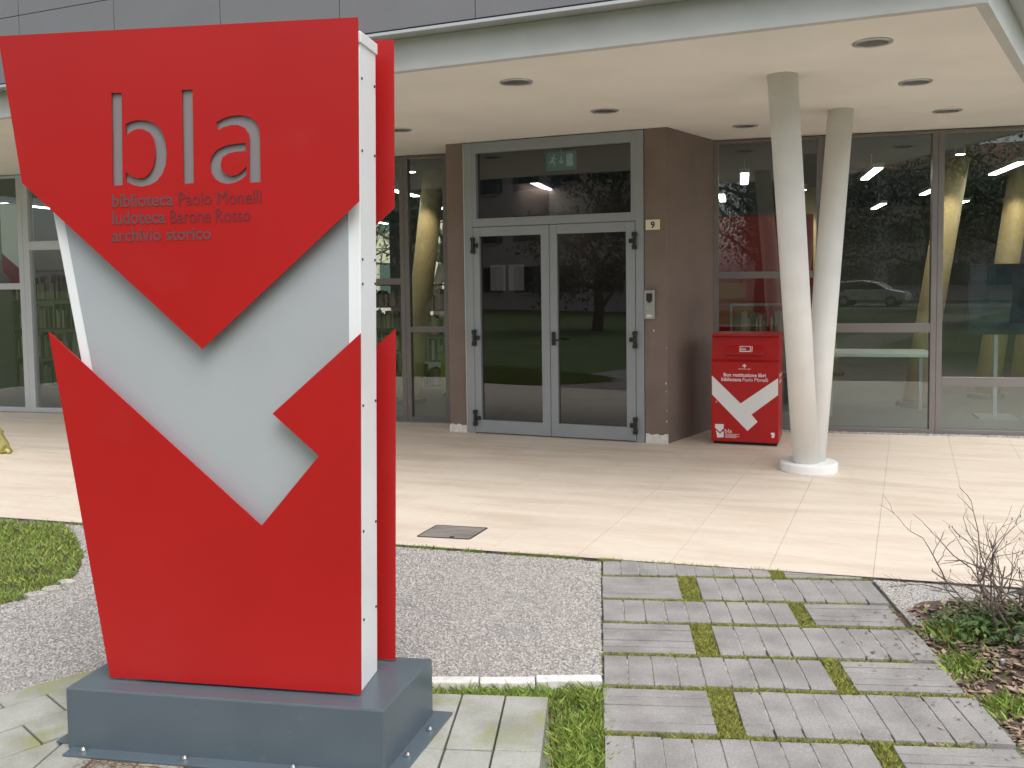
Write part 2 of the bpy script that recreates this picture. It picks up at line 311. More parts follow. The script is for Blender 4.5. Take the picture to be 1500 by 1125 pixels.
# paver path: rows of concrete blocks, moss between
aP = math.radians(5.5); PE1 = Vector((math.cos(aP), -math.sin(aP), 0)); PE2 = Vector((-math.sin(aP), -math.cos(aP), 0)); PO = Vector((0.508, 5.245, 0))
pf = lambda a, b: (PO.x + PE1.x * a + PE2.x * b, PO.y + PE1.y * a + PE2.y * b)
path = sheet('path', [pf(-0.005, -0.02), pf(1.47, -0.22), pf(1.5, 4.3), pf(-0.005, 4.3)], -0.028, 'sand', 0.04)
edge_b = (e0[0] + 0.0035, e0[1] - 0.013), (e1[0] + 0.0035, e1[1] - 0.013)
def block(a0_, a1_, b0, b1):
    j = lambda: random.uniform(-0.002, 0.002)
    q = [pf(a0_ + j(), b1 + j()), pf(a1_ + j(), b1 + j()), pf(a1_ + j(), b0 + j()), pf(a0_ + j(), b0 + j())]
    q = clip(q, edge_b[1], edge_b[0])
    if len(q) >= 3: MB().flat(q, -0.06, random.uniform(-0.003, 0.001)).build('paver', 'paver', path, bevel=0.003)
MOSS = []; SAND = MB()
def vrun(a, n, b0, b1):
    for k in range(n):
        block(a + k * 0.1022 + 0.0028, a + (k + 1) * 0.1022 - 0.0028, b0, b1)
        if k and b0 > 0.0:
            c0, c1 = random.uniform(0, .12), random.uniform(.8, 1); x_ = a + k * .1022; SAND.flat([pf(x_ - .0055, b0 + (b1 - b0) * c1), pf(x_ + .0055, b0 + (b1 - b0) * c1), pf(x_ + .0055, b0 + (b1 - b0) * c0), pf(x_ - .0055, b0 + (b1 - b0) * c0)], -.02, -.0055)
def hrun(a, b0, b1):
    n = 5; d = (b1 - b0) / n
    for k in range(n): block(a, a + 0.405, b0 + k * d + 0.003, b0 + (k + 1) * d - 0.003)
b = -0.40
rows = [('H', .375), ('V', .245 + .04), ('H', .375), ('V', .32), ('H', .372), ('V', .318), ('H', .39), ('V', .33), ('H', .385), ('V', .325), ('H', .385), ('V', .325)]
b = -0.375
for kind, d in rows:
    g = 0.019
    if kind == 'H':
        hrun(0, b + g, b + d - g); vrun(0.505, 9, b + g, b + d - g); MOSS.append((0.41, 0.505, b, b + d)); MOSS.append((0.4, 1.42, b - .019, b + .019)); MOSS.append((0, .41, b - .014, b + .012))
    else:
        vrun(0, 9, b + g, b + d - g); hrun(0.995, b + g, b + d - g); MOSS.append((0.92, 0.995, b, b + d)); MOSS.append((0, 0.95, b - .019, b + .018)); MOSS.append((0.95, 1.3, b - .010, b + .012))
    b += d
tag(SAND.build('joint_sand', 'jsand', path), kind='stuff')
mv, mf, k = [], [], 0
for (a0_, a1_, b0, b1) in MOSS:
    q = [pf(a0_, b0), pf(a1_, b0), pf(a1_, b1), pf(a0_, b1)]; q = clip(q[::-1], edge_b[1], edge_b[0])
    if len(q) < 3: continue
    wide = min(a1_ - a0_, b1 - b0) > 0.05
    P = scatter(q, 110000 * abs(a1_ - a0_) * abs(b1 - b0)); V, Fc = blades(P, -0.026, 0.012, 0.030 if wide else 0.033, 0.0024, 1.2); mv.append(V); mf.append(Fc + k); k += len(V)
tag(np_obj('moss', np.concatenate(mv), np.concatenate(mf), 'moss'), 'green moss filling the gaps between the grey path pavers', 'moss', kind='stuff')
# thin grass line along forecourt edge
t = rng.random(5200); P = np.stack([e0[0] - 2.4 + t * 5.2, e0[1] - (t * 5.2 - 2.4) * 0.2787 - 0.018 + (rng.random(5200) - .5) * .016], 1); P = P[(P[:, 0] < 1.5)]
P = P[np.sin(P[:, 0] * 9) + np.sin(P[:, 0] * 23 + 1) + rng.random(len(P)) * 1.5 > 0.1]
tag(np_obj('edge_grass', *blades(P, -0.02, 0.012, 0.04, 0.0022), 'blade'), 'thin line of grass along the edge of the beige forecourt', 'grass', kind='stuff')

# lawn on the left
LAWN = [(-3.1, 6.20), (-2.9, 5.95), (-2.63, 5.5), (-2.5, 5.15), (-2.46, 4.82), (-2.65, 4.64), (-2.95, 4.52), (-3.6, 4.35), (-6, 4.2), (-6, 7.0)]
sheet('lawn', LAWN, -0.012, 'soil', 0.04)
tag(np_obj('lawn_grass', *blades(scatter(LAWN, 60000), -0.012, 0.010, 0.042, 0.003, 1.3), 'blade'), 'green lawn grass beside the aggregate paving left of the sign', 'grass', kind='stuff')
for k, (x, y) in enumerate([(-2.47, 4.95), (-2.49, 4.84), (-2.54, 4.76)]):
    mb = MB(); n = 7; r = 0.045 + 0.015 * random.random()
    mb.prism([(x + r * math.cos(i * 6.283 / n) * random.uniform(.8, 1.3), y + r * math.sin(i * 6.283 / n) * random.uniform(.6, .9)) for i in range(n)], lambda p, t: Vector((p[0], p[1], t)), -0.02, 0.010)
    tag(mb.build('edging_stone', 'pstone', bevel=0.004), 'rough white stone edging the lawn by the aggregate paving', 'stone', 'white lawn edging stones')

# white kerb stones, grass patch, concrete slabs round the sign
for (x0, x1) in ((-1.1, -0.79), (-0.785, -0.40), (-0.395, -0.155), (-0.15, 0.075), (0.08, 0.348)):
    tag(MB().flat([(x0, 3.618), (x1, 3.614), (x1, 3.672), (x0, 3.676)], -0.05, 0.004 + random.uniform(-.003, .003)).build('kerb_stone', 'chip', bevel=0.006), 'narrow white kerb stone between aggregate paving and grass strip', 'kerb', 'white kerb stones behind the sign')
GP = [(-1.2, 3.42), (0.10, 3.40), (0.135, 3.38), (0.105, 2.3), (0.275, 2.3), (0.335, 3.59), (-1.2, 3.59)]
P = scatter(GP, 24000); bare = ((P[:, 0] - 0.17) / .09) ** 2 + ((P[:, 1] - 3.42) / .11) ** 2 < 1; P = P[~bare | (rng.random(len(P)) < .12)]
tag(np_obj('strip_grass', *blades(P, -0.045, 0.02, 0.062, 0.003, 1.2), 'blade'), 'grass growing between the concrete slabs and the paver path', 'grass', kind='stuff')
plat = sheet('sign_platform', [(-1.62, 2.2), (0.1, 2.2), (0.118, 3.375), (-0.3, 3.41), (-1.62, 3.5)], -0.01, 'sand', 0.04)
pfs = lambda a, b: (0.122 - PE1.x * a + PE2.x * b, 3.385 - PE1.y * a + PE2.y * b)
for i in range(10):
    for j in range(3):
        if (i, j) == (9, 0) and False: continue
        a_, b_ = i * 0.166, j * 0.412; q = [pfs(a_ + .003, b_ + .003), pfs(a_ + .162, b_ + .003), pfs(a_ + .162, b_ + .408), pfs(a_ + .003, b_ + .408)]
        q = clip(q, (-1.60, 5), (-1.60, 0))[::-1] if False else q
        MB().flat(q[::-1], -0.05, 0.048 + random.uniform(-.002, .002)).build('slab', 'slab', plat, bevel=0.004)
plat2 = sheet('plank_paving', [(-2.9, 2.3), (-1.6, 2.3), (-1.62, 3.5), (-1.80, 3.66), (-2.02, 3.5)], 0.005, 'sand', 0.06)
dl = Vector((math.cos(math.radians(46)), math.sin(math.radians(46)), 0)); dn = Vector((dl.y, -dl.x, 0))
for i in range(6):
    for j in range(-4, 3):
        a_ = -0.12 + i * 0.2; b_ = j * 0.42 + (0.2 if i % 2 else 0.05); o_ = Vector((-1.885, 3.247, 0))
        q = [xy(o_ + dn * (a_ + .004 - 0.2) + dl * (b_ + .003)), xy(o_ + dn * (a_ - .004) + dl * (b_ + .003)), xy(o_ + dn * (a_ - .004) + dl * (b_ + .417)), xy(o_ + dn * (a_ + .004 - .2) + dl * (b_ + .417))]
        q = clip(clip(q, (-1.70, 2.0), (-1.535, 3.56)), (-1.80, 3.66), (-3.2, 2.5))
        if len(q) >= 3: MB().flat(q, -0.03, 0.044 + random.uniform(-.003, .003)).build('plank_paver', 'slab', plat2, bevel=0.004)

# ---------------------------------------------------------------- library building
lib = thing('library_building', (0, 10, 0), 'low library building with beige soffit, grey cladding and a brown entrance block', 'building')
CZ = 3.10
ca = CAN(-9.2, 0, 0); cb = CAN(3.692, 0, 0); rd = Vector((1.073, 1.56, 0)).normalized(); cc = cb + rd * 5.25
bk = FAC(4.2, -0.3, 0); bl = FAC(-13.0, -0.3, 0)
MB().flat([xy(ca), xy(cb), xy(cc), xy(FAC(-12.6, -.3, 0))], CZ, CZ + 0.2).build('soffit', 'ceil', lib)
rn = Vector((rd.y, -rd.x, 0))
# upstand strip, trim and cladding panels of the front and the right-hand edge
RT = Frame(cb, rd, rn)
up = MB(); up.box(CAN, -9.2, 3.692, -0.06, 0.004, CZ - 0.002, 3.316); up.build('upstand', 'plaster', lib)
up = MB(); up.box(RT, -0.005, 5.0, -0.06, 0.004, CZ - 0.0035, 3.3155); up.build('upstand', 'plaster', lib)
MB().box(CAN, -9.2, 3.78, -0.06, 0.135, 3.318, 3.338).build('edge_trim', 'trim', lib)
MB().box(RT, -0.12, 5.0, -0.06, 0.135, 3.3175, 3.3375).build('edge_trim', 'trim', lib)
MB().box(CAN, -9.2, 3.74, -0.3, 0.112, 3.339, 5.6).build('backing', 'gap', lib)
MB().box(RT, 0.0, 5.0, -0.3, 0.112, 3.340, 5.6).build('backing', 'gap', lib)
for zi, (z0, z1) in enumerate(((3.350, 3.880), (3.886, 4.42), (4.426, 4.96), (4.966, 5.5))):
    for k in range(-5, 7):
        s0 = -3.49 + k * 1.045; s1 = min(s0 + 1.045, 3.80)
        if s1 > s0 + .1: MB().box(CAN, s0 + .003, s1 - .003, 0.114, 0.13, z0, z1).build('cladding_panel', 'cladding', lib)
    for k in range(4): MB().box(RT, k * 1.0645 + .04, k * 1.0645 + 1.1, 0.114, 0.13, z0, z1).build('cladding_panel', 'cladding', lib)
MB().box(FAC, 2.0, 4.1, -.3, -.02, 3.091, 3.4).build('lintel', 'cladding', lib)
# brown entrance block
pL = [xy(DOOR(-.2546, 0, 0)), xy(DOOR(-.04, 0, 0)), xy(DOOR(-.04, -0.75, 0)), xy(FAC(-4.162, -.1, 0))]
pR = [xy(DOOR(1.916, 0, 0)), xy(DOOR(2.145, 0, 0)), xy(FAC(-1.159, 0.0, 0)), xy(FAC(-1.159, -.12, 0)), xy(DOOR(1.916, -.75, 0))]
for q in (pL, pR): MB().flat(q, -0.02, CZ + 0.01).build('entrance_wall', 'brown', lib, bevel=0.006)
def patch(x0, x1, z1, fr):
    pts = [(x0, -.01), (x1, -.01)] + [(x1 - (x1 - x0) * t, z1 + random.uniform(-.014, .012)) for t in np.linspace(0, 1, 9)]
    return MB().prism(pts, lambda p, t: fr(p[0], t, p[1]), -0.01, 0.008).build('plaster_patch', 'chip', lib, bevel=0.003)
patch(-.262, -.052, 0.085, DOOR); patch(1.925, 2.152, 0.085, DOOR)
for z, r_ in ((1.12, .012), (.95, .007), (.60, .014), (.52, .008), (.33, .009), (1.45, .006), (.22, .012)):
    x_ = 2.145 - random.uniform(.004, .02) if z < 1 else 1.96 + random.uniform(0, .15); MB().prism([(x_ + r_ * .5 * math.cos(i * 1.047) * random.uniform(.6, 1.2), z + r_ * math.sin(i * 1.047) * random.uniform(.6, 1.2)) for i in range(6)], lambda p, t: DOOR(p[0], t, p[1]), -.004, .0015).build('paint_chip', 'chip', lib)
# double door with transom
dr = MB()
dr.box(DOOR, -.038, .055, -0.10, 0.012, 0.0, 3.09); dr.box(DOOR, 1.832, 1.914, -0.10, 0.012, 0.0, 3.09)
dr.box(DOOR, .055, 1.832, -.10, .0115, 2.98, 3.09); dr.box(DOOR, .055, 1.832, -.10, .0115, 2.206, 2.293)
dr.box(DOOR, .055, .101, -.10, .0115, 2.293, 2.98); dr.box(DOOR, 1.786, 1.832, -.10, .0115, 2.293, 2.98)
df = dr.build('door_frame', 'frame', lib, bevel=0.003)
MB().box(DOOR, .098, 1.79, -.05, -.042, 2.29, 2.983).build('transom_pane', 'dglass', df)
MB().box(DOOR, -.046, -.036, -.02, .02, 0, 3.09).build('jamb_strip', 'trim', df)
MB().box(DOOR, -.03, 1.9, -.6, -.02, -.02, 0.003).build('threshold', 'frame', df)
def leaf(x0, x1, g0, g1, hinge_x, sgn):
    q = MB(); q.box(DOOR, x0, g0, -.06, .018, .012, 2.2); q.box(DOOR, g1, x1, -.06, .018, .012, 2.2)
    q.box(DOOR, g0, g1, -.06, .0175, .012, .147); q.box(DOOR, g0, g1, -.06, .0175, 2.105, 2.2)
    o = q.build('door_leaf', 'frame', lib, bevel=0.003)
    MB().box(DOOR, g0 - .004, g1 + .004, -.03, -.022, .143, 2.109).build('pane', 'dglass', o)
    for z in (0.17, 1.03, 2.01):
        h = MB(); h.box(DOOR, hinge_x - .016, hinge_x + .016, .02, .055, z - .075, z + .075); h.box(DOOR, hinge_x - .03 + sgn * .03, hinge_x + .03 + sgn * .03, .019, .04, z - .022, z + .022)
        h.box(DOOR, hinge_x - .022, hinge_x + .022, .019, .06, z + .045, z + .085); h.box(DOOR, hinge_x - .022, hinge_x + .022, .019, .06, z - .085, z - .045)
        h.build('hinge', 'black', o, bevel=0.005)
    return o
l1 = leaf(.060, .921, .132, .83, .065, 1); l2 = leaf(.926, 1.828, 1.005, 1.735, 1.828, -1)
hb = MB(); hb.box(DOOR, .945, .985, .019, .035, .96, 1.10); hb.tube([DOOR(.965, .03, 1.02), DOOR(.965, .075, 1.02), DOOR(1.08, .08, 1.015)], .011); hb.build('handle', 'black', l2, bevel=.004)
# window walls
def bay(s0, s1, transoms, mname='mull', zt=3.09, fw=0.055, nmull=True):
    b_ = MB(); b_.box(FAC, s0, s0 + fw, -.09, 0.0, -.02, zt); b_.box(FAC, s1 - fw, s1, -.09, 0.0, -.02, zt)
    b_.box(FAC, s0 + fw, s1 - fw, -.09, -.0008, -.02, .05); b_.box(FAC, s0 + fw, s1 - fw, -.09, -.0008, zt - .03, zt)
    zs = [.05]
    for (za, zb) in transoms: b_.box(FAC, s0 + fw, s1 - fw, -.09, -.0008, za, zb); zs += [za, zb]
    zs.append(zt - .03); o = b_.build('window', mname, lib, bevel=.003)
    for i in range(0, len(zs), 2): MB().box(FAC, s0 + fw - .004, s1 - fw + .004, -.05, -.042, zs[i] - .004, zs[i + 1] + .004).build('pane', 'glass', o)
    return o
bay(-1.159, -.066 + .02, [(1.622, 1.694)]); bay(-.044, 1.062, [(1.046, 1.138)]); bay(1.064, 2.6, [(.493, .59)]); bay(2.602, 4.1, [(1.62, 1.69)])
bay(-4.68, -4.15, [(1.045, 1.109)]); bay(-6.0, -4.682, [(1.607, 1.679)]); bay(-7.3, -6.002, [(1.05, 1.11)]); bay(-8.6, -7.302, [(1.6, 1.68)])
bay(-9.96, -8.602, [(2.117, 2.231)], 'litfr', 3.09, .09); bay(-11.2, -9.962, [(1.609, 1.69)], 'litfr', 3.09, .075); bay(-12.5, -11.202, [(1.0, 1.08)], 'litfr')
# indoor shell
inn = MB().flat([xy(FAC(-12.5, -.09, 0)), xy(FAC(4.1, -.09, 0)), xy(FAC(4.1, -11, 0)), xy(FAC(-12.5, -11, 0))], -.06, -.004).build('indoor_floor', 'infloor', lib)
MB().flat([xy(FAC(-12.5, -.31, 0)), xy(FAC(4.1, -.31, 0)), xy(FAC(4.1, -11, 0)), xy(FAC(-12.5, -11, 0))], 3.12, 3.3).build('indoor_ceiling', 'inceil', lib)
MB().box(FAC, -12.5, 4.1, -11, -.3, 3.32, 5.5).build('upper_storey', 'cladding', lib)
MB().box(FAC, 4.1, 4.3, -11, 0, -.05, 3.3).build('end_wall', 'inwall', lib); MB().box(FAC, -12.7, -12.5, -11, 0, -.05, 3.3).build('end_wall', 'inwall', lib)
bw = MB()
cuts = [(-12.5, -11), (-9.2, -8.4), (-6.6, -5.8), (-3.2, 4.1)]
for s0, s1 in cuts: bw.box(FAC, s0, s1, -11.2, -11, -.05, 3.3)
bw.box(FAC, -12.5, 4.1, -11.19, -11.01, -.05, .8); bw.build('back_wall', 'inwall', lib)
# lining of the entrance lobby
MB().box(DOOR, -.35, -.2, -3.0, -.9, -.004, 3.118).build('lobby_wall', 'brown', lib); MB().box(DOOR, 2.0, 2.12, -2.6, -.95, -.004, 3.118).build('lobby_wall', 'redwall', lib)
MB().box(DOOR, -.2, 1.2, -3.2, -3.0, -.004, 3.118).build('lobby_wall', 'inwall', lib)
MB().box(DOOR, 0.0, 1.9, -1.0, -.3, 2.75, 3.097).build('lobby_bulkhead', 'inceil', lib)

# indoor things
def strip_light(s, y, ln):
    o = thing('strip_light', FAC(s, y, 2.86), 'lit linear ceiling lamp hanging inside the library behind the glass', 'lamp', 'linear lamps inside the library')
    MB().box(FAC, s - .06, s + .06, y - ln / 2, y + ln / 2, 2.88, 2.93).build('housing', 'trim', o); MB().box(FAC, s - .045, s + .045, y - ln / 2 + .03, y + ln / 2 - .03, 2.868, 2.879).build('diffuser', 'tube', o)
    MB().tube([FAC(s, y, 2.93), FAC(s, y, 3.12)], .008).build('rod', 'trim', o)
for s in (-11.2, -9.2, -7.2, -5.2, -3.2, -.6, .9, 2.4, 3.7):
    for y in (-1.9, -4.6, -7.4): strip_light(s + y * .12, y, 1.3)
def incolumn(s, y, ds, k):
    o = thing('indoor_column', FAC(s, y, 0), 'slanted yellow column standing inside the library behind the glass', 'column', 'yellow columns inside the library')
    MB().tube([FAC(s, y, 0), FAC(s + ds, y, 3.12)], .15, 20).build('shaft', 'yellow', o, smooth=True); MB().tube([FAC(s, y, -.003), FAC(s, y, .06)], .22, 20).build('base', 'inwall', o)
    sp = thing('indoor_spotlight', FAC(s + ds - .1, y + .62, 3.02), 'lit ceiling spotlight shining on a yellow indoor column', 'spotlight', 'spotlights on the indoor columns')
    MB().tube([FAC(s + ds - .1, y + .62, 3.03), FAC(s + ds - .1, y + .62, 3.125)], .06, 14).build('can', 'trim', sp); MB().tube([FAC(s + ds - .1, y + .62, 3.024), FAC(s + ds - .1, y + .62, 3.029)], .05, 14).build('lens', 'tube', sp)
    ld = bpy.data.lights.new('spot_beam', 'SPOT'); ld.energy = 22; ld.color = (1, .82, .55); ld.spot_size = math.radians(75); ld.spot_blend = .5; ld.shadow_soft_size = .04
    lo = bpy.data.objects.new('spot_beam', ld); COL.objects.link(lo); lo.location = FAC(s + ds - .1, y + .62, 3.015) - sp.location; lo.parent = sp
    dv = FAC(s + ds * .3, y + .05, .9) - FAC(s + ds - .1, y + .62, 3.015); lo.rotation_euler = dv.to_track_quat('-Z', 'Y').to_euler()
for k, (s, y, ds) in enumerate([(1.25, -2.2, .45), (2.3, -3.2, .4), (3.1, -4.6, .35), (-5.25, -1.6, .42), (-8.0, -2.2, .5), (.6, -6.0, -.4)]): incolumn(s, y, ds, k)
def bookcase(s0, s1, y, top, n, mcol, label):
    o = thing('bookcase', FAC((s0 + s1) / 2, y, 0), label, 'bookcase')
    q = MB(); q.box(FAC, s0, s0 + .03, y - .3, y, 0, top); q.box(FAC, s1 - .03, s1, y - .3, y, 0, top); q.build('side_panel', mcol, o)
    bv = MB()
    for i in range(n + 1):
        z = .04 + i * (top - .06) / n; MB().box(FAC, s0 + .03, s1 - .03, y - .3, y - .002, z, z + .025).build('shelf', mcol, o)
        if i == n: break
        x = s0 + .05
        while x < s1 - .1:
            wd = random.uniform(.018, .05); hh = (top / n - .05) * random.uniform(.55, .92)
            if random.random() < .88: bv.box(FAC, x, x + wd - .002, y - .26, y - .04, z + .026, z + .026 + hh)
            x += wd
    tag(bv.build('books', 'books', o), kind='stuff')
bookcase(-5.9, -4.2, -3.0, 1.6, 4, 'wood', 'dark bookcase seen through the narrow window left of the entrance'); bookcase(-12.2, -10.2, -2.2, 1.9, 4, 'wood', 'long bookcase behind the end window with daylit frames')
bookcase(-10.0, -8.7, -2.6, 1.9, 4, 'wood', 'bookcase behind the glass door with daylit frames'); bookcase(-8.3, -6.6, -5.0, 1.6, 4, 'wood', 'bookcase deep in the reading room'); bookcase(-1.0, -.2, -1.6, 1.3, 3, 'inwall', 'small display rack of magazines behind the book return box')
def cabinet(s0, s1, y, z1, m1, label):
    o = thing('cabinet', FAC((s0 + s1) / 2, y, 0), label, 'cabinet'); MB().box(FAC, s0, s1, y - .4, y, .06, z1).build('carcass', m1, o, bevel=.01); MB().box(FAC, s0 + .03, s1 - .03, y - .37, y - .03, 0, .06).build('plinth', 'gap', o)
    MB().box(FAC, s0 - .02, s1 + .02, y - .42, y + .02, z1, z1 + .03).build('top', 'inwall', o)
cabinet(-4.65, -4.1, -1.5, .42, 'orange', 'low orange cabinet inside the window left of the door'); cabinet(-5.0, -4.4, -2.2, .62, 'lime', 'low lime green cabinet inside the window left of the door')
o = thing('red_partition', FAC(-.6, -3.2, 0), 'tall red partition panel inside the library behind the forked column', 'partition'); MB().box(FAC, -1.5, .1, -3.3, -3.2, 0, 2.5).build('panel', 'redwall', o); MB().box(FAC, -1.5, .1, -3.34, -3.16, -.003, .06).build('foot', 'gap', o)

tb = thing('reading_table', FAC(.7, -1.5, 0), 'white reading table inside the glass wall past the forked column', 'table')
MB().box(FAC, .1, 1.3, -1.9, -1.1, .70, .735).build('table_top', 'whitep', tb, bevel=.004)
for x_, y_ in ((.15, -1.15), (1.25, -1.15), (.15, -1.85), (1.25, -1.85)): MB().box(FAC, x_ - .02, x_ + .02, y_ - .02, y_ + .02, -.003, .70).build('leg', 'trim', tb)
ps = thing('poster_stand', FAC(1.95, -1.3, 0), 'dark blue poster stand inside the end pane of the glass wall', 'poster stand')
MB().box(FAC, 1.65, 2.25, -1.32, -1.29, .95, 1.75).build('poster', 'poster', ps, bevel=.003); MB().box(FAC, 1.93, 1.97, -1.36, -1.325, 0, 1.7).build('post', 'trim', ps); MB().box(FAC, 1.75, 2.15, -1.5, -1.15, -.003, .02).build('foot', 'trim', ps)
bn = thing('hanging_banner', FAC(-10.3, -.35, 1.75), 'white banner with a red pointed foot hanging behind the end window with daylit frames', 'banner')
MB().prism([(-10.62, 2.75), (-10.1, 2.75), (-10.1, 2.1), (-10.36, 1.9), (-10.62, 2.1)], lambda p, t: FAC(p[0], t, p[1]), -.36, -.352).build('white_cloth', 'paper', bn)
MB().prism([(-10.62, 2.098), (-10.36, 1.898), (-10.1, 2.098), (-10.1, 1.85), (-10.36, 1.62), (-10.62, 1.85)], lambda p, t: FAC(p[0], t, p[1]), -.3602, -.3518).build('red_foot', 'redwall', bn)
MB().tube([FAC(-10.64, -.356, 2.76), FAC(-10.08, -.356, 2.76)], .012, 8).build('rod', 'trim', bn)
# ---------------------------------------------------------------- downlights
for (x, y, lb) in ((.056, 6.881, 'in front of the double door, nearer the soffit edge'), (.835, 8.074, 'close above the double door'), (2.286, 8.956, 'beside the brown wall, above the book return box'), (2.3, 5.874, 'at the soffit corner in front of the forked column'), (3.099, 7.069, 'beside the forked column tops'), (3.928, 8.297, 'close to the glass wall past the forked column'), (-1.059, 8.924, 'half hidden by the red sign')):
    o = thing('downlight', (x, y, CZ), 'round soffit downlight ' + lb, 'downlight', 'soffit downlights')
    n = 32; ring = MB(); r0, r1 = .098, .122
    c_, s_ = [math.cos(i * 2 * math.pi / n) for i in range(n)], [math.sin(i * 2 * math.pi / n) for i in range(n)]
    vs = [(x + r * c_[i], y + r * s_[i], z) for r, z in ((r1, CZ + .001), (r1, CZ - .008), (r0, CZ - .012), (r0, CZ + .03)) for i in range(n)]
    ring.add(vs, [(k * n + i, k * n + (i + 1) % n, (k + 1) * n + (i + 1) % n, (k + 1) * n + i) for k in range(3) for i in range(n)]); ring.build('trim_ring', 'trim', o, smooth=True)
    MB().flat([(x + .099 * c_[i], y + .099 * s_[i]) for i in range(n)], CZ - .006, CZ - .002).build('lens', 'lens', o)

# ---------------------------------------------------------------- forked column
o = thing('forked_column', (2.49, 7.64, 0), 'white forked column of two slanted round shafts on a round foot', 'column')
MB().tube([(2.455, 7.60, .06), (1.995, 6.77, CZ + .03)], .108, 40).build('shaft', 'column', o, smooth=True)
MB().tube([(2.53, 7.68, .06), (2.94, 8.20, CZ + .03)], .108, 40).build('shaft', 'column', o, smooth=True)
MB().tube([(2.49, 7.64, -.004), (2.49, 7.64, .08)], .235, 48).build('foot', 'column', o, bevel=.012)

# ---------------------------------------------------------------- red library sign
SU = Vector((0.985, -0.174, 0)).normalized(); SN = Vector((0.174, 0.985, 0)).normalized()
SG = Frame((-0.512, 2.933, 0), SU, SN)          # y is away from the viewer's side
sign = thing('library_sign', SG(-.5, .15, 0.048), 'tall red and grey totem sign with cut out lettering on a slate blue plinth', 'sign')
fn = lambda p, t: SG(p[0], t, p[1])
B0, B1, D0, D1 = -1.02, .10, -.078, .335
PQ = [(-1.025, -.078), (.102, -.078), (.152, .335), (-1.0, .335)]
pl = MB().prism(PQ, lambda p, t: SG(p[0], p[1], t), .05, .263).build('plinth', 'slate', sign, bevel=.006)
fl = MB().prism([(-1.09, -.05), (.165, -.05), (.218, .36), (-1.06, .36)], lambda p, t: SG(p[0], p[1], t), .049, .058); fl.build('flange', 'slate', pl, bevel=.002)
for (x, y) in ((.145, .03), (.172, .21), (-1.06, .0), (-1.04, .25)):
    q = MB().tube([SG(x, y, .058), SG(x, y, .066)], .012, 6).tube([SG(x, y, .066), SG(x, y, .074)], [.009, .005], 8); q.build('bolt', 'steel', pl)
fl2 = MB().box(SG, B0 + .01, B1 - .01, D0 - .05, D0 + .02, .049, .0575).build('front_flange', 'slate', pl, bevel=.002)
for x in (-.95, -.58, -.2):
    MB().tube([SG(x, D0 - .022, .057), SG(x, D0 - .022, .066)], .012, 6).tube([SG(x, D0 - .022, .066), SG(x, D0 - .022, .074)], [.009, .005], 8).build('bolt', 'steel', pl)
body_poly = [(-.82, .263), (-.012, .263), (.031, 2.40), (-1.172, 2.41)]
bd = MB().prism(body_poly, fn, .045, .205).build('body', 'white', sign, bevel=.003)
MB().prism([(-1.178, 2.398), (.036, 2.388), (.037, 2.425), (-1.18, 2.435)], fn, .040, .210).build('cap', 'white', bd, bevel=.003)
MB().prism([(-.78, .275), (-.05, .275), (-.010, 2.38), (-1.13, 2.38)], fn, .0425, .046).build('face_sheet', 'greyface', bd)
for z in (.5, .8, 1.22, 1.62, 1.70, 2.05, 2.28):
    for y in (.062, .188):
        x = -.012 + .043 * (z - .263) / 2.137; MB().tube([SG(x - .002, y, z), SG(x + .003, y, z)], .0045, 8).build('screw', 'black', bd)
UP = [(.042, 2.456), (-1.23, 2.472), (-1.164, 1.978), (-.523, 1.412), (.032, 1.882)]
LO = [(-1.088, 1.471), (-.332, .824), (-.125, 1.062), (-.282, 1.199), (.027, 1.462), (0, .273), (-.909, .273)]
GL = [
 [(-.817, 2.263), (-.78, 2.261), (-.789, 1.959), (-.826, 1.958)],
 [(-.77, 2.158), (-.75, 2.166), (-.725, 2.17), (-.691, 2.166), (-.662, 2.154), (-.641, 2.131), (-.629, 2.095), (-.626, 2.059), (-.63, 2.023), (-.644, 1.991), (-.664, 1.969), (-.689, 1.957), (-.719, 1.952), (-.749, 1.957), (-.778, 1.971), (-.776, 2.002), (-.757, 1.987), (-.733, 1.979), (-.708, 1.981), (-.688, 1.997), (-.675, 2.018), (-.668, 2.047), (-.668, 2.078), (-.673, 2.107), (-.687, 2.129), (-.709, 2.14), (-.731, 2.141), (-.753, 2.133), (-.771, 2.12)],
 [(-.564, 2.26), (-.526, 2.26), (-.533, 1.958), (-.57, 1.955)],
 [(-.447, 2.151), (-.425, 2.161), (-.396, 2.169), (-.362, 2.17), (-.332, 2.163), (-.311, 2.148), (-.3, 2.127), (-.297, 2.099), (-.299, 1.953), (-.337, 1.953), (-.339, 1.96), (-.335, 2.09), (-.338, 2.111), (-.35, 2.129), (-.371, 2.139), (-.394, 2.14), (-.421, 2.135), (-.443, 2.124)],
 [(-.347, 2.081), (-.38, 2.079), (-.415, 2.075), (-.445, 2.064), (-.466, 2.044), (-.475, 2.018), (-.472, 1.99), (-.459, 1.969), (-.438, 1.956), (-.413, 1.951), (-.387, 1.955), (-.365, 1.965), (-.348, 1.977), (-.347, 2.005), (-.361, 1.991), (-.38, 1.979), (-.4, 1.976), (-.421, 1.983), (-.434, 1.999), (-.436, 2.019), (-.429, 2.037), (-.409, 2.049), (-.381, 2.054), (-.347, 2.055)]]
fp = put(MB(), curve_fill([UP] + GL, .005), lambda v: SG(v[0], .0025 - v[2], v[1])).build('front_panel', 'red', sign, recalc=False)
MB().box(SG, -.86, -.26, .009, .012, 1.92, 2.30).build('letter_backing', 'lback', fp)
put(MB(), curve_fill([LO], .005), lambda v: SG(v[0], .0025 - v[2], v[1])).build('front_panel', 'red', sign, recalc=False)
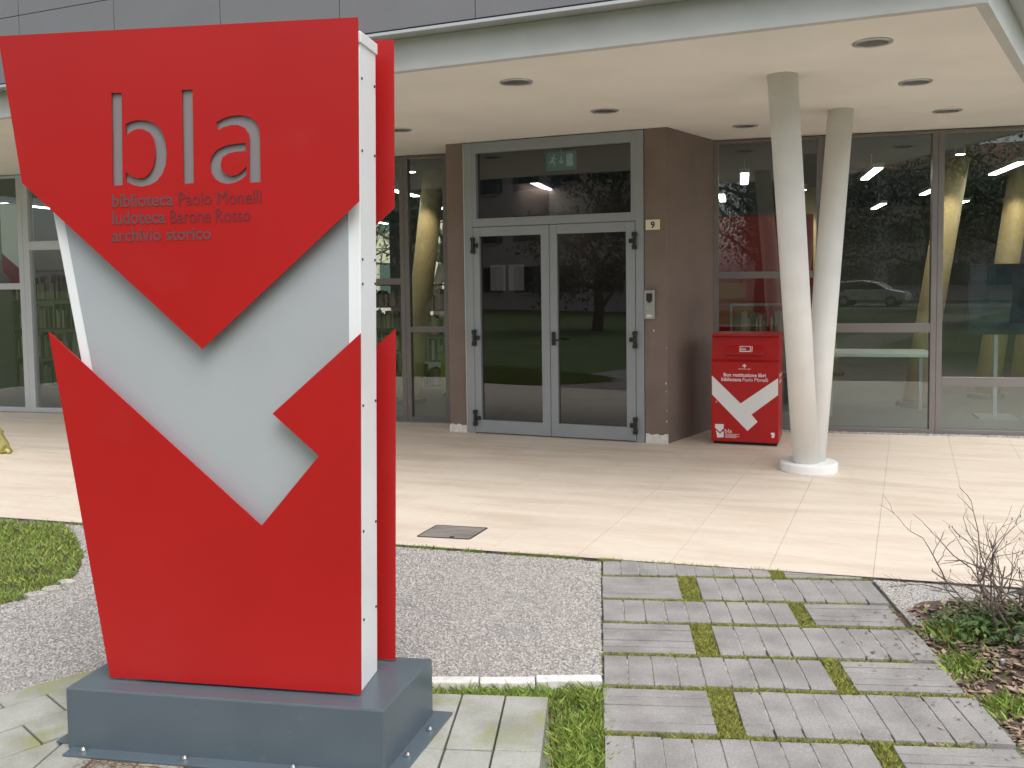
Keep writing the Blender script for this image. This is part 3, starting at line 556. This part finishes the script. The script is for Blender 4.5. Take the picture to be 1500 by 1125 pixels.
for q in (UP, LO): put(MB(), curve_fill([[(x + .03, z) for x, z in q]], .005), lambda v: SG(v[0], .2825 - v[2], v[1])).build('back_panel', 'red', sign, recalc=False)
for (x, z) in ((-1.0, 2.2), (-.1, 2.25), (-.55, 1.7), (-.8, .7), (-.15, .6), (-.12, 1.2)):
    MB().tube([SG(x, .004, z), SG(x, .044, z)], .012, 10).build('standoff', 'steel', bd); MB().tube([SG(x, .204, z), SG(x, .281, z)], .012, 10).build('standoff', 'steel', bd)
tx = lambda v: SG(v[0], -.0006 - v[2] * 1.0, v[1])
for body, x0, x1, base, bold in (('biblioteca', -.829, -.608, 1.887, .018), ('Paolo Monelli', -.588, -.297, 1.886, 0), ('ludoteca', -.831, -.640, 1.830, .018), ('Barone Rosso', -.62, -.338, 1.829, 0), ('archivio storico', -.834, -.478, 1.773, .018)):
    put(MB(), text(body, x0, x1, base, .0016, bold, .043 if body != 'archivio storico' else .040), tx).build('lettering', 'letter2' if bold else 'letter', fp, recalc=False)

# ---------------------------------------------------------------- book return box
aB = math.radians(20.0); BX = Frame((1.952, 8.943, 0), (math.cos(aB), -math.sin(aB), 0), (math.sin(aB), math.cos(aB), 0))      # y is depth
box = thing('book_return_box', BX(.317, .27, 0), 'red metal book return box with white arrow stripe beside the brown wall', 'return box')
q = MB(); q.prism([(.0, .03), (.0, .812), (.045, .835), (.06, 1.055), (.0, 1.066), (.0, 1.083), (.53, 1.083), (.53, .03)], lambda p, t: BX(t, p[0], p[1]), 0, .638)
q.build('housing', 'red', box, bevel=.004)
MB().box(BX, .02, .62, .03, .51, 0, .032).build('plinth', 'gap', box)
dp = MB().box(BX, .004, .634, -.006, .004, .035, .808).build('door_panel', 'red', box, bevel=.002)
MB().prism([(.062, .985), (.005, .90), (.008, .882), (.06, .882)], lambda p, t: BX(t, p[0], p[1]), .150, .503).build('deposit_flap', 'red', box, bevel=.004)
pr = lambda v: BX(v[0], -.0068 - v[2], v[1])
def deco(name, splines, parent=dp, f_=None, m_='whitep', d=.0008): return put(MB(), curve_fill(splines, d), f_ or pr).build(name, m_, parent, recalc=False)
deco('arrow_stripe', [[(.006, .679), (.282, .41), (.632, .666), (.632, .502), (.385, .305), (.442, .236), (.347, .143), (.008, .49)]])
for body, x0, x1, base, bold, hh in (('Box restituzione libri', .119, .518, .672, .02, .034), ('biblioteca', .098, .288, .627, .02, .034), ('Paolo Monelli', .30, .538, .627, 0, .034), ('inserire qui', .262, .374, .742, 0, .014), ('bla', .131, .199, .118, 0, .038)):
    put(MB(), text(body, x0, x1, base, .0008, bold, hh), pr).build('lettering', 'whitep', dp, recalc=False)
deco('arrow_mark', [[(.317, .797), (.338, .775), (.330, .770), (.321, .778), (.321, .757), (.313, .757), (.313, .778), (.304, .770), (.296, .775)]])
deco('emblem', [[(.037, .199), (.121, .201), (.119, .158), (.084, .122), (.037, .161)], [(.045, .14), (.086, .103), (.097, .114), (.092, .119), (.119, .130), (.119, .071), (.058, .066)]])
for k in range(4): deco('small_print', [[(.133, .107 - k * .011), (.27 - .03 * (k % 2), .107 - k * .011), (.27 - .03 * (k % 2), .103 - k * .011), (.133, .103 - k * .011)]])
deco('small_mark', [[(.568, .136), (.60, .136), (.603, .11), (.597, .086), (.575, .086), (.57, .1), (.58, .108), (.566, .12)]])
ic = lambda v: BX(v[0], .062 - (.985 - v[1]) * .6706 - .0014 - v[2], v[1])
deco('book_icon', [[(.268, .966), (.375, .966), (.375, .912), (.268, .912)], [(.276, .959), (.366, .959), (.366, .922), (.276, .922)]], box, ic)
deco('book_icon', [[(.382, .966), (.389, .966), (.389, .912), (.382, .912)]], box, ic)
put(MB(), text('bla', .283, .33, .928, .0008, .02, .022), ic).build('lettering', 'whitep', box, recalc=False)
sf = lambda v: BX(.6385 + v[2], v[0], v[1])
for body, x0, x1, base in (('Box restituzione', .06, .42, .66), ('biblioteca', .08, .36, .60)): put(MB(), text(body, x0, x1, base, .0008, .02, .034), sf).build('lettering', 'whitep', box, recalc=False)
MB().tube([BX(.05, -.006, .42), BX(.05, -.011, .42)], .007, 10).build('lock', 'steel', dp)

# ---------------------------------------------------------------- small things on the entrance
nb = thing('house_number_plate', DOOR(2.005, .002, 2.112), 'small cream house number plate on the brown wall', 'number plate')
MB().box(DOOR, 1.934, 2.077, .001, .010, 2.112, 2.212).build('plate', 'cream', nb, bevel=.006)
put(MB(), text('9', 1.985, 2.027, 2.130, .001, .03, .064), lambda v: DOOR(v[0], .0108 + v[2], v[1])).build('numeral', 'navy', nb, recalc=False)
it = thing('intercom', DOOR(1.975, .002, 1.237), 'silver intercom panel mounted on the brown wall beside the door', 'intercom')
MB().box(DOOR, 1.922, 2.028, .001, .035, 1.237, 1.521).build('housing', 'steel', it, bevel=.008)
MB().prism([(1.945, 1.49), (2.005, 1.49), (2.005, 1.42), (1.985, 1.395), (1.965, 1.395), (1.945, 1.42)], lambda p, t: DOOR(p[0], t, p[1]), .035, .042).build('camera_window', 'black', it, bevel=.003)
MB().box(DOOR, 1.95, 2.0, .035, .039, 1.255, 1.28).build('name_card', 'whitep', it); MB().tube([DOOR(1.975, .034, 1.345), DOOR(1.975, .041, 1.345)], .014, 16).build('button', 'trim', it)
es = thing('exit_sign', DOOR(.95, -.25, 2.78), 'green running man exit sign hanging behind the transom pane', 'exit sign')
MB().box(DOOR, .80, 1.13, -.27, -.24, 2.78, 2.97).build('panel', 'green', es, bevel=.004)
ef = lambda v: DOOR(v[0], -.239 + v[2], v[1])
deco('running_man', [[(.84, 2.87), (.86, 2.88), (.875, 2.905), (.86, 2.91), (.855, 2.92), (.89, 2.925), (.91, 2.90), (.925, 2.905), (.92, 2.895), (.905, 2.89), (.895, 2.905), (.885, 2.88), (.905, 2.865), (.90, 2.83), (.89, 2.83), (.89, 2.86), (.87, 2.868), (.86, 2.855), (.835, 2.855), (.835, 2.865), (.855, 2.865)], [(.888, 2.932), (.903, 2.932), (.903, 2.948), (.888, 2.948)]], es, ef, 'exitw')
deco('arrow_mark', [[(.965, 2.93), (.977, 2.93), (.977, 2.865), (.993, 2.88), (.996, 2.868), (.971, 2.842), (.946, 2.868), (.949, 2.88), (.965, 2.865)]], es, ef, 'exitw'); deco('doorway_mark', [[(1.03, 2.945), (1.10, 2.945), (1.10, 2.82), (1.03, 2.82)]], es, ef, 'exitw')
MB().tube([DOOR(.965, -.255, 2.97), DOOR(.965, -.255, 3.1)], .008).build('hanger', 'trim', es)
for k, x in enumerate((.235, .445)):
    p_ = thing('door_notice', DOOR(x + .085, -.033, 1.53), ('white paper notice taped to the door glass, further from the handle', 'white paper notice taped to the door glass, nearer the handle')[k], 'notice')
    MB().box(DOOR, x, x + .175, -.0335, -.0325, 1.53, 1.80).build('sheet', 'paper', p_)
    MB().box(DOOR, x + .07, x + .105, -.0322, -.0315, 1.785, 1.805).build('tape', 'whitep', p_)
ma = thing('inspection_cover', (-.4, 5.86, 0), 'grey stone inspection cover set in the beige forecourt', 'cover')
cq = [(-.62, 5.772), (-.289, 5.694), (-.184, 5.945), (-.519, 6.03)]
MB().flat(cq, -.01, .0030).build('lid', 'cover', ma); q = MB()
for i in range(4):
    a_, b_ = Vector((*cq[i], 0)), Vector((*cq[(i + 1) % 4], 0)); fr = Frame(a_, b_ - a_); L_ = (b_ - a_).length; q.box(fr, .0, L_, -.008, .0, -.01, .0042)
q.build('rim', 'gap', ma); MB().tube([(-.40, 5.74, .003), (-.40, 5.74, .0045)], .018, 10).build('lifting_hole', 'gap', ma)
# folded yellow sheet on the far left of the forecourt
bg_ = thing('yellow_bag', (-5.3, 8.95, 0), 'pale yellow plastic bag slumped on the forecourt by the end windows', 'bag')
n, rr = 18, 9; vs, fs = [], []
for i in range(rr + 1):
    th = i / rr * math.pi / 2
    for j in range(n):
        ph = j / n * 6.2832; r = .30 * math.cos(th) ** .6 * (1 + .10 * math.sin(3 * ph + i) + .05 * math.sin(7 * ph + 2 * i)); vs.append((-5.30 + r * math.cos(ph) + .03 * i / rr, 8.95 + r * math.sin(ph) * .7, .27 * math.sin(th) * (1 + .04 * math.sin(5 * ph))))
for i in range(rr):
    for j in range(n): fs.append((i * n + j, i * n + (j + 1) % n, (i + 1) * n + (j + 1) % n, (i + 1) * n + j))
fs.append(tuple(rr * n + j for j in range(n))); fs.append(tuple(range(n))[::-1])
MB().add(vs, fs).build('sack', 'bag', bg_, smooth=True)
MB().tube([(-5.04, 8.93, .02), (-4.98, 8.92, .035), (-4.95, 8.91, .01)], [.03, .018, .025], 8).build('knot', 'bag', bg_, smooth=True)

# ---------------------------------------------------------------- bare shrub and planting bed
sh = thing('bare_shrub', (2.24, 3.92, -.03), 'leafless twiggy shrub at the edge of the path with ivy at its foot', 'shrub')
tw = MB(); tips = []
def branch(p, d, ln, r, depth):
    pts = [p]; n = 5
    for i in range(n):
        d = (d + Vector((random.gauss(0, .16), random.gauss(0, .16), random.gauss(0.01, .12)))).normalized(); pts.append(pts[-1] + d * ln / n)
    tw.tube(pts, [r * (1 - .55 * i / n) for i in range(n + 1)], 5 if r < .004 else 6)
    tips.append(pts[-1])
    if depth:
        for k in range(random.choice((2, 3, 3))):
            i = random.randint(2, n); nd = (d + Vector((random.gauss(0, .55), random.gauss(0, .55), random.gauss(.1, .4)))).normalized(); branch(pts[i], nd, ln * random.uniform(.45, .75), r * .55, depth - 1)
for k in range(20):
    a = random.uniform(0, 6.28); l = random.uniform(.3, .9); base = Vector((2.25 + random.uniform(-.14, .25), 3.92 + random.uniform(-.2, .2), -.0))
    branch(base, Vector((math.cos(a) * l - .1, math.sin(a) * l * .7, 1)).normalized(), random.uniform(.22, .36), .0065, 3)
for dx, dz, y in ((-.9, .62, 3.9), (-.75, .85, 4.0), (-.5, 1.0, 3.8)): branch(Vector((2.24, y, .05)), Vector((dx, .1, dz)).normalized(), .36, .006, 2)
tw.build('branches', 'twig', sh, recalc=False)
bd_ = MB()
for p in random.sample(tips, min(60, len(tips))): bd_.tube([p, p + Vector((0, 0, .012))], [.0035, .001], 5)
tag(bd_.build('buds', 'litter', sh, recalc=False), kind='stuff')
SOIL = [(1.93, 4.40), (2.33, 4.34), (2.55, 4.66), (3.6, 4.40), (3.6, 2.0), (1.62, 2.0), (1.66, 2.9), (1.72, 3.4), (1.80, 4.0)]
vs, fs = [], []; nx, ny = 34, 44
for i in range(nx + 1):
    for j in range(ny + 1):
        x = 1.60 + 2.2 * i / nx; y = 2.0 + 2.65 * j / ny; e = min(1, max(0, (x - 1.72) / .5)) * min(1, max(0, (4.62 - .27 * (x - 2.4) - y) / .4)); vs.append((x, y, -.048 + .10 * e + .018 * math.sin(x * 13 + y * 7) * e + .012 * math.sin(y * 17 - x * 5) * e))
for i in range(nx):
    for j in range(ny): k = i * (ny + 1) + j; fs.append((k, k + ny + 1, k + ny + 2, k + 1))
tag(MB().add(vs, fs).build('planting_bed', 'soil', smooth=True), kind='structure')
def bedz(x, y):
    e = np.clip((x - 1.72) / .5, 0, 1) * np.clip((4.62 - .27 * (x - 2.4) - y) / .4, 0, 1); return -.048 + .10 * e + .018 * np.sin(x * 13 + y * 7) * e + .012 * np.sin(y * 17 - x * 5) * e
P = scatter(SOIL, 9000); V, Fc = leaves(np.column_stack([P, bedz(P[:, 0], P[:, 1]) + .006 + rng.random(len(P)) * .012]), .020, .75)
tag(np_obj('leaf_litter', V, Fc, 'litter'), 'brown dead leaves covering the planting bed under the bare shrub', 'leaf litter', kind='stuff')
P = scatter([(1.40, 4.3), (1.95, 4.4), (1.8, 2.6), (1.40, 2.6)], 650); P = P[rng.random(len(P)) < (P[:, 0] - 1.35) / .6]
V, Fc = leaves(np.column_stack([P, np.full(len(P), .005)]), .009, .85); tag(np_obj('strewn_leaves', V, Fc, 'litter'), 'few dry leaves strewn on the right edge of the path', 'leaf litter', kind='stuff')
gp = []
for cx, cy, rx, ry, n in ((1.98, 4.02, .12, .1, 700), (2.2, 4.0, .15, .12, 600), (1.85, 3.72, .09, .12, 500), (1.86, 3.36, .12, .09, 600), (1.98, 3.12, .1, .06, 250), (2.3, 3.6, .2, .12, 400)):
    q = rng.normal(size=(n, 2)) * [rx * .5, ry * .5] + [cx, cy]; gp.append(q)
P = np.concatenate(gp); V, Fc = blades(P, 0, .02, .065, .0035, 1.3); z = np.repeat(bedz(P[:, 0], P[:, 1]), 4); V[:, 2] += z
tag(np_obj('bed_weeds', V, Fc, 'blade'), 'tufts of green weeds among the dead leaves of the planting bed', 'weeds', kind='stuff')
P = np.concatenate([rng.normal(size=(420, 2)) * [.10, .12] + [2.36, 3.85], rng.normal(size=(380, 2)) * [.08, .1] + [2.27, 3.55]]); V, Fc = leaves(np.column_stack([P, bedz(P[:, 0], P[:, 1]) + .02 + rng.random(len(P)) * .10]), .024, .5)
half = np_obj('ivy', V, Fc, 'leafd'); tag(half, 'dark green ivy leaves at the foot of the bare shrub', 'ivy', kind='stuff')
P = rng.normal(size=(500, 2)) * [.10, .10] + [2.08, 4.0]; V, Fc = leaves(np.column_stack([P, bedz(P[:, 0], P[:, 1]) + .02 + rng.random(len(P)) * .07]), .018, .5)
tag(np_obj('ground_cover', V, Fc, 'leafg'), 'bright green leafy ground cover beside the bare shrub', 'ground cover', kind='stuff')
for k in range(16):
    x, y = random.uniform(1.62, 2.2), random.uniform(2.9, 4.3)
    if k < 4: x, y = 2.30 + .05 * k, 4.60 - .02 * k
    r = random.uniform(.012, .03); mb = MB(); z = float(bedz(np.array([x]), np.array([y]))[0])
    mb.prism([(x + r * math.cos(i * 1.047) * random.uniform(.8, 1.4), y + r * math.sin(i * 1.047) * random.uniform(.6, .9)) for i in range(6)], lambda p, t: Vector((p[0], p[1], t)), z - .01, z + r * .9)
    tag(mb.build('bed_stone', 'pstone', bevel=.005), 'small pale stone lying in the leaf litter of the planting bed', 'stone', 'pale stones in the planting bed')
P = np.column_stack([rng.random(900) * .75 - 1.45, 2.83 + rng.random(900) * .12]); P[:, 1] -= (P[:, 0] + 1.5) * .175 - .04
V, Fc = blades(P, 0.049, .002, .006, .0012); a = rng.random(len(P)) * 6.28; V = V.reshape(-1, 4, 3); V[:, 2:, 0] = P[:, None, 0] + (np.cos(a) * .03)[:, None]; V[:, 2:, 1] = P[:, None, 1] + (np.sin(a) * .03)[:, None]
tag(np_obj('pine_needles', V.reshape(-1, 3), Fc, 'needle'), 'brown pine needles gathered along the front flange of the plinth', 'needles', kind='stuff')

# ---------------------------------------------------------------- what the glass mirrors: trees, a house, a car
def tree(x, y, h, r, name, label, lm, n, conifer=False, bare=False):
    o = thing(name, (x, y, -.06), label, 'tree'); tm = MB(); C3 = []
    pts = [Vector((x + random.gauss(0, .06) * i, y + random.gauss(0, .06) * i, -.06 + h * (.95 if conifer else .6) * i / 6)) for i in range(7)]; R_ = h * .022 + .05
    tm.tube(pts, [R_ * (1 - .8 * i / 6) for i in range(7)], 9)
    for k in range(26 if bare else 16):
        t = random.uniform(.3, 1); p = pts[min(6, int(t * 6))]; a = random.uniform(0, 6.28); l = r * random.uniform(.6, 1.05) * ((1.15 - t) if conifer else 1)
        e = p + Vector((math.cos(a) * l, math.sin(a) * l, (l * -.15 if conifer else h * .3 * random.random()))); mid = (p + e) / 2 + Vector((0, 0, .1 * l)); tm.tube([p, mid, e], [R_ * .35, R_ * .2, .012], 5); C3 += [mid, e, (mid + e) / 2]
        if bare:
            for _ in range(7):
                q = mid.lerp(e, random.random()); e2 = q + Vector((random.gauss(0, .5), random.gauss(0, .5), random.gauss(.4, .4))) * r * .35; tm.tube([q, (q + e2) / 2 + Vector((0, 0, .05)), e2], [.02, .014, .005], 4)
    tm.build('trunk', 'bark', o, recalc=False)
    if n:
        c = np.array([list(v) for v in C3]); P3 = c[rng.integers(0, len(c), n)] + rng.normal(size=(n, 3)) * r * (.16 if conifer else .2)
        V, Fc = leaves(P3, .10 if conifer else .085, .2); V -= np.array([x, y, -.06]); np_obj('crown', V, Fc, lm, o)
for a in ((-9, -12, 9, 2.6, 'conifer_tree', 'dark conifer mirrored in the transom above the door', 'leafd', 7000, True), (-13, -7, 7, 2.2, 'leafy_tree', 'leafy tree mirrored at the side of the transom', 'leafd', 6000), (-1.5, -20, 10, 3.6, 'evergreen_tree', 'broad dark evergreen mirrored in the glass right of the column', 'leafd', 9000),
          (5.5, -17, 9, 3.2, 'round_tree', 'round green tree mirrored in the glass wall', 'leafg', 8000), (10.5, -14, 10, 3.4, 'tall_tree', 'tall evergreen mirrored in the end pane', 'leafd', 8000), (-5.5, -26, 11, 4, 'park_tree', 'large park tree far across the lawn', 'leafd', 9000), (1.8, -30, 11, 4, 'lawn_tree', 'large tree standing beyond the lawn', 'leafd', 9000), (15, -22, 11, 4, 'corner_tree', 'big tree at the corner of the lawn', 'leafd', 8000)): tree(*a)
for a in ((-6.5, 28, 8, 3.5, 'bare_tree', 'leafless tree beyond the library seen through two panes', 'leafg', 0, False, True), (-2.5, 31, 8, 3.2, 'winter_tree', 'winter tree with few leaves behind the library', 'leafg', 700, False, True)): tree(*a)
def house(x0, x1, y0, y1, h, label, front, wm='pink'):
    o = thing('house', ((x0 + x1) / 2, (y0 + y1) / 2, -.06), label, 'house')
    MB().box(WORLD, x0, x1, y0, y1, -.06, h).build('wall', wm, o); ov = .5; rm = (y0 + y1) / 2
    MB().prism([(y0 - ov, h), (rm, h + 2.2), (y1 + ov, h)], lambda p, t: Vector((t, p[0], p[1])), x0 - ov, x1 + ov).build('roof', 'roof', o)
    yy = y1 if front > 0 else y0; s = front
    for fl_i in range(int(h // 3)):
        x = x0 + 1.2
        while x < x1 - 1.5:
            z = 1 + fl_i * 3; q = MB().box(WORLD, x, x + 1.1, yy - .02, yy + .06 * s, z, z + 1.5).build('window', 'cglass', o)
            for xx in (x - .5, x + 1.12): MB().box(WORLD, xx, xx + .48, yy - .02, yy + .08 * s, z - .03, z + 1.53).build('shutter', 'shutter', q)
            MB().box(WORLD, x - .1, x + 1.2, yy - .02, yy + .15 * s, z - .12, z - .04).build('sill', 'plaster', q); x += 3.1
house(-36, -16, -34, -22, 10, 'pale pink three storey house mirrored in the door transom', 1); house(-12, 8, -62, -50, 9, 'pale house across the road mirrored in the glass', 1); house(-16, 2, 42, 52, 7, 'pale house behind the library seen through the glass', -1, 'cream')
car = thing('parked_car', (-1.6, -36.5, -.05), 'white hatchback parked across the lawn, mirrored in the glass wall', 'car')
CR = Frame((-1.6, -36.5, -.05), (1, .11, 0))
prof = [(-2.0, .35), (-2.05, .75), (-1.95, .95), (-1.55, 1.42), (-.2, 1.50), (.6, 1.35), (1.15, .98), (1.95, .85), (2.1, .6), (2.05, .32)]
MB().prism(prof, lambda p, t: CR(p[0], t, p[1]), -.85, .85).build('body', 'carw', car, bevel=.09)
for sy in (-1, 1):
    MB().prism([(-1.55, .98), (-1.35, 1.36), (-.2, 1.42), (.5, 1.29), (.95, .98)], lambda p, t: CR(p[0], t, p[1]), sy * .853, sy * .84).build('side_window', 'cglass', car)
    MB().box(CR, -2.07, -1.98, sy * .62 - .12, sy * .62 + .12, .75, .98).build('tail_light', 'tail', car); MB().box(CR, 1.98, 2.1, sy * .6 - .15, sy * .6 + .15, .62, .75).build('headlight', 'whitep', car)
    for wx in (-1.25, 1.3):
        wh = MB().tube([CR(wx, sy * .70, .31), CR(wx, sy * .88, .31)], .31, 20).build('wheel', 'rubber', car); MB().tube([CR(wx, sy * .87, .31), CR(wx, sy * .89, .31)], .19, 14).build('rim', 'trim', wh)
MB().prism([(-2.0, 1.0), (-1.98, 1.0), (-1.62, 1.38), (-1.64, 1.38)], lambda p, t: CR(p[0], t, p[1]), -.7, .7).build('rear_window', 'cglass', car)
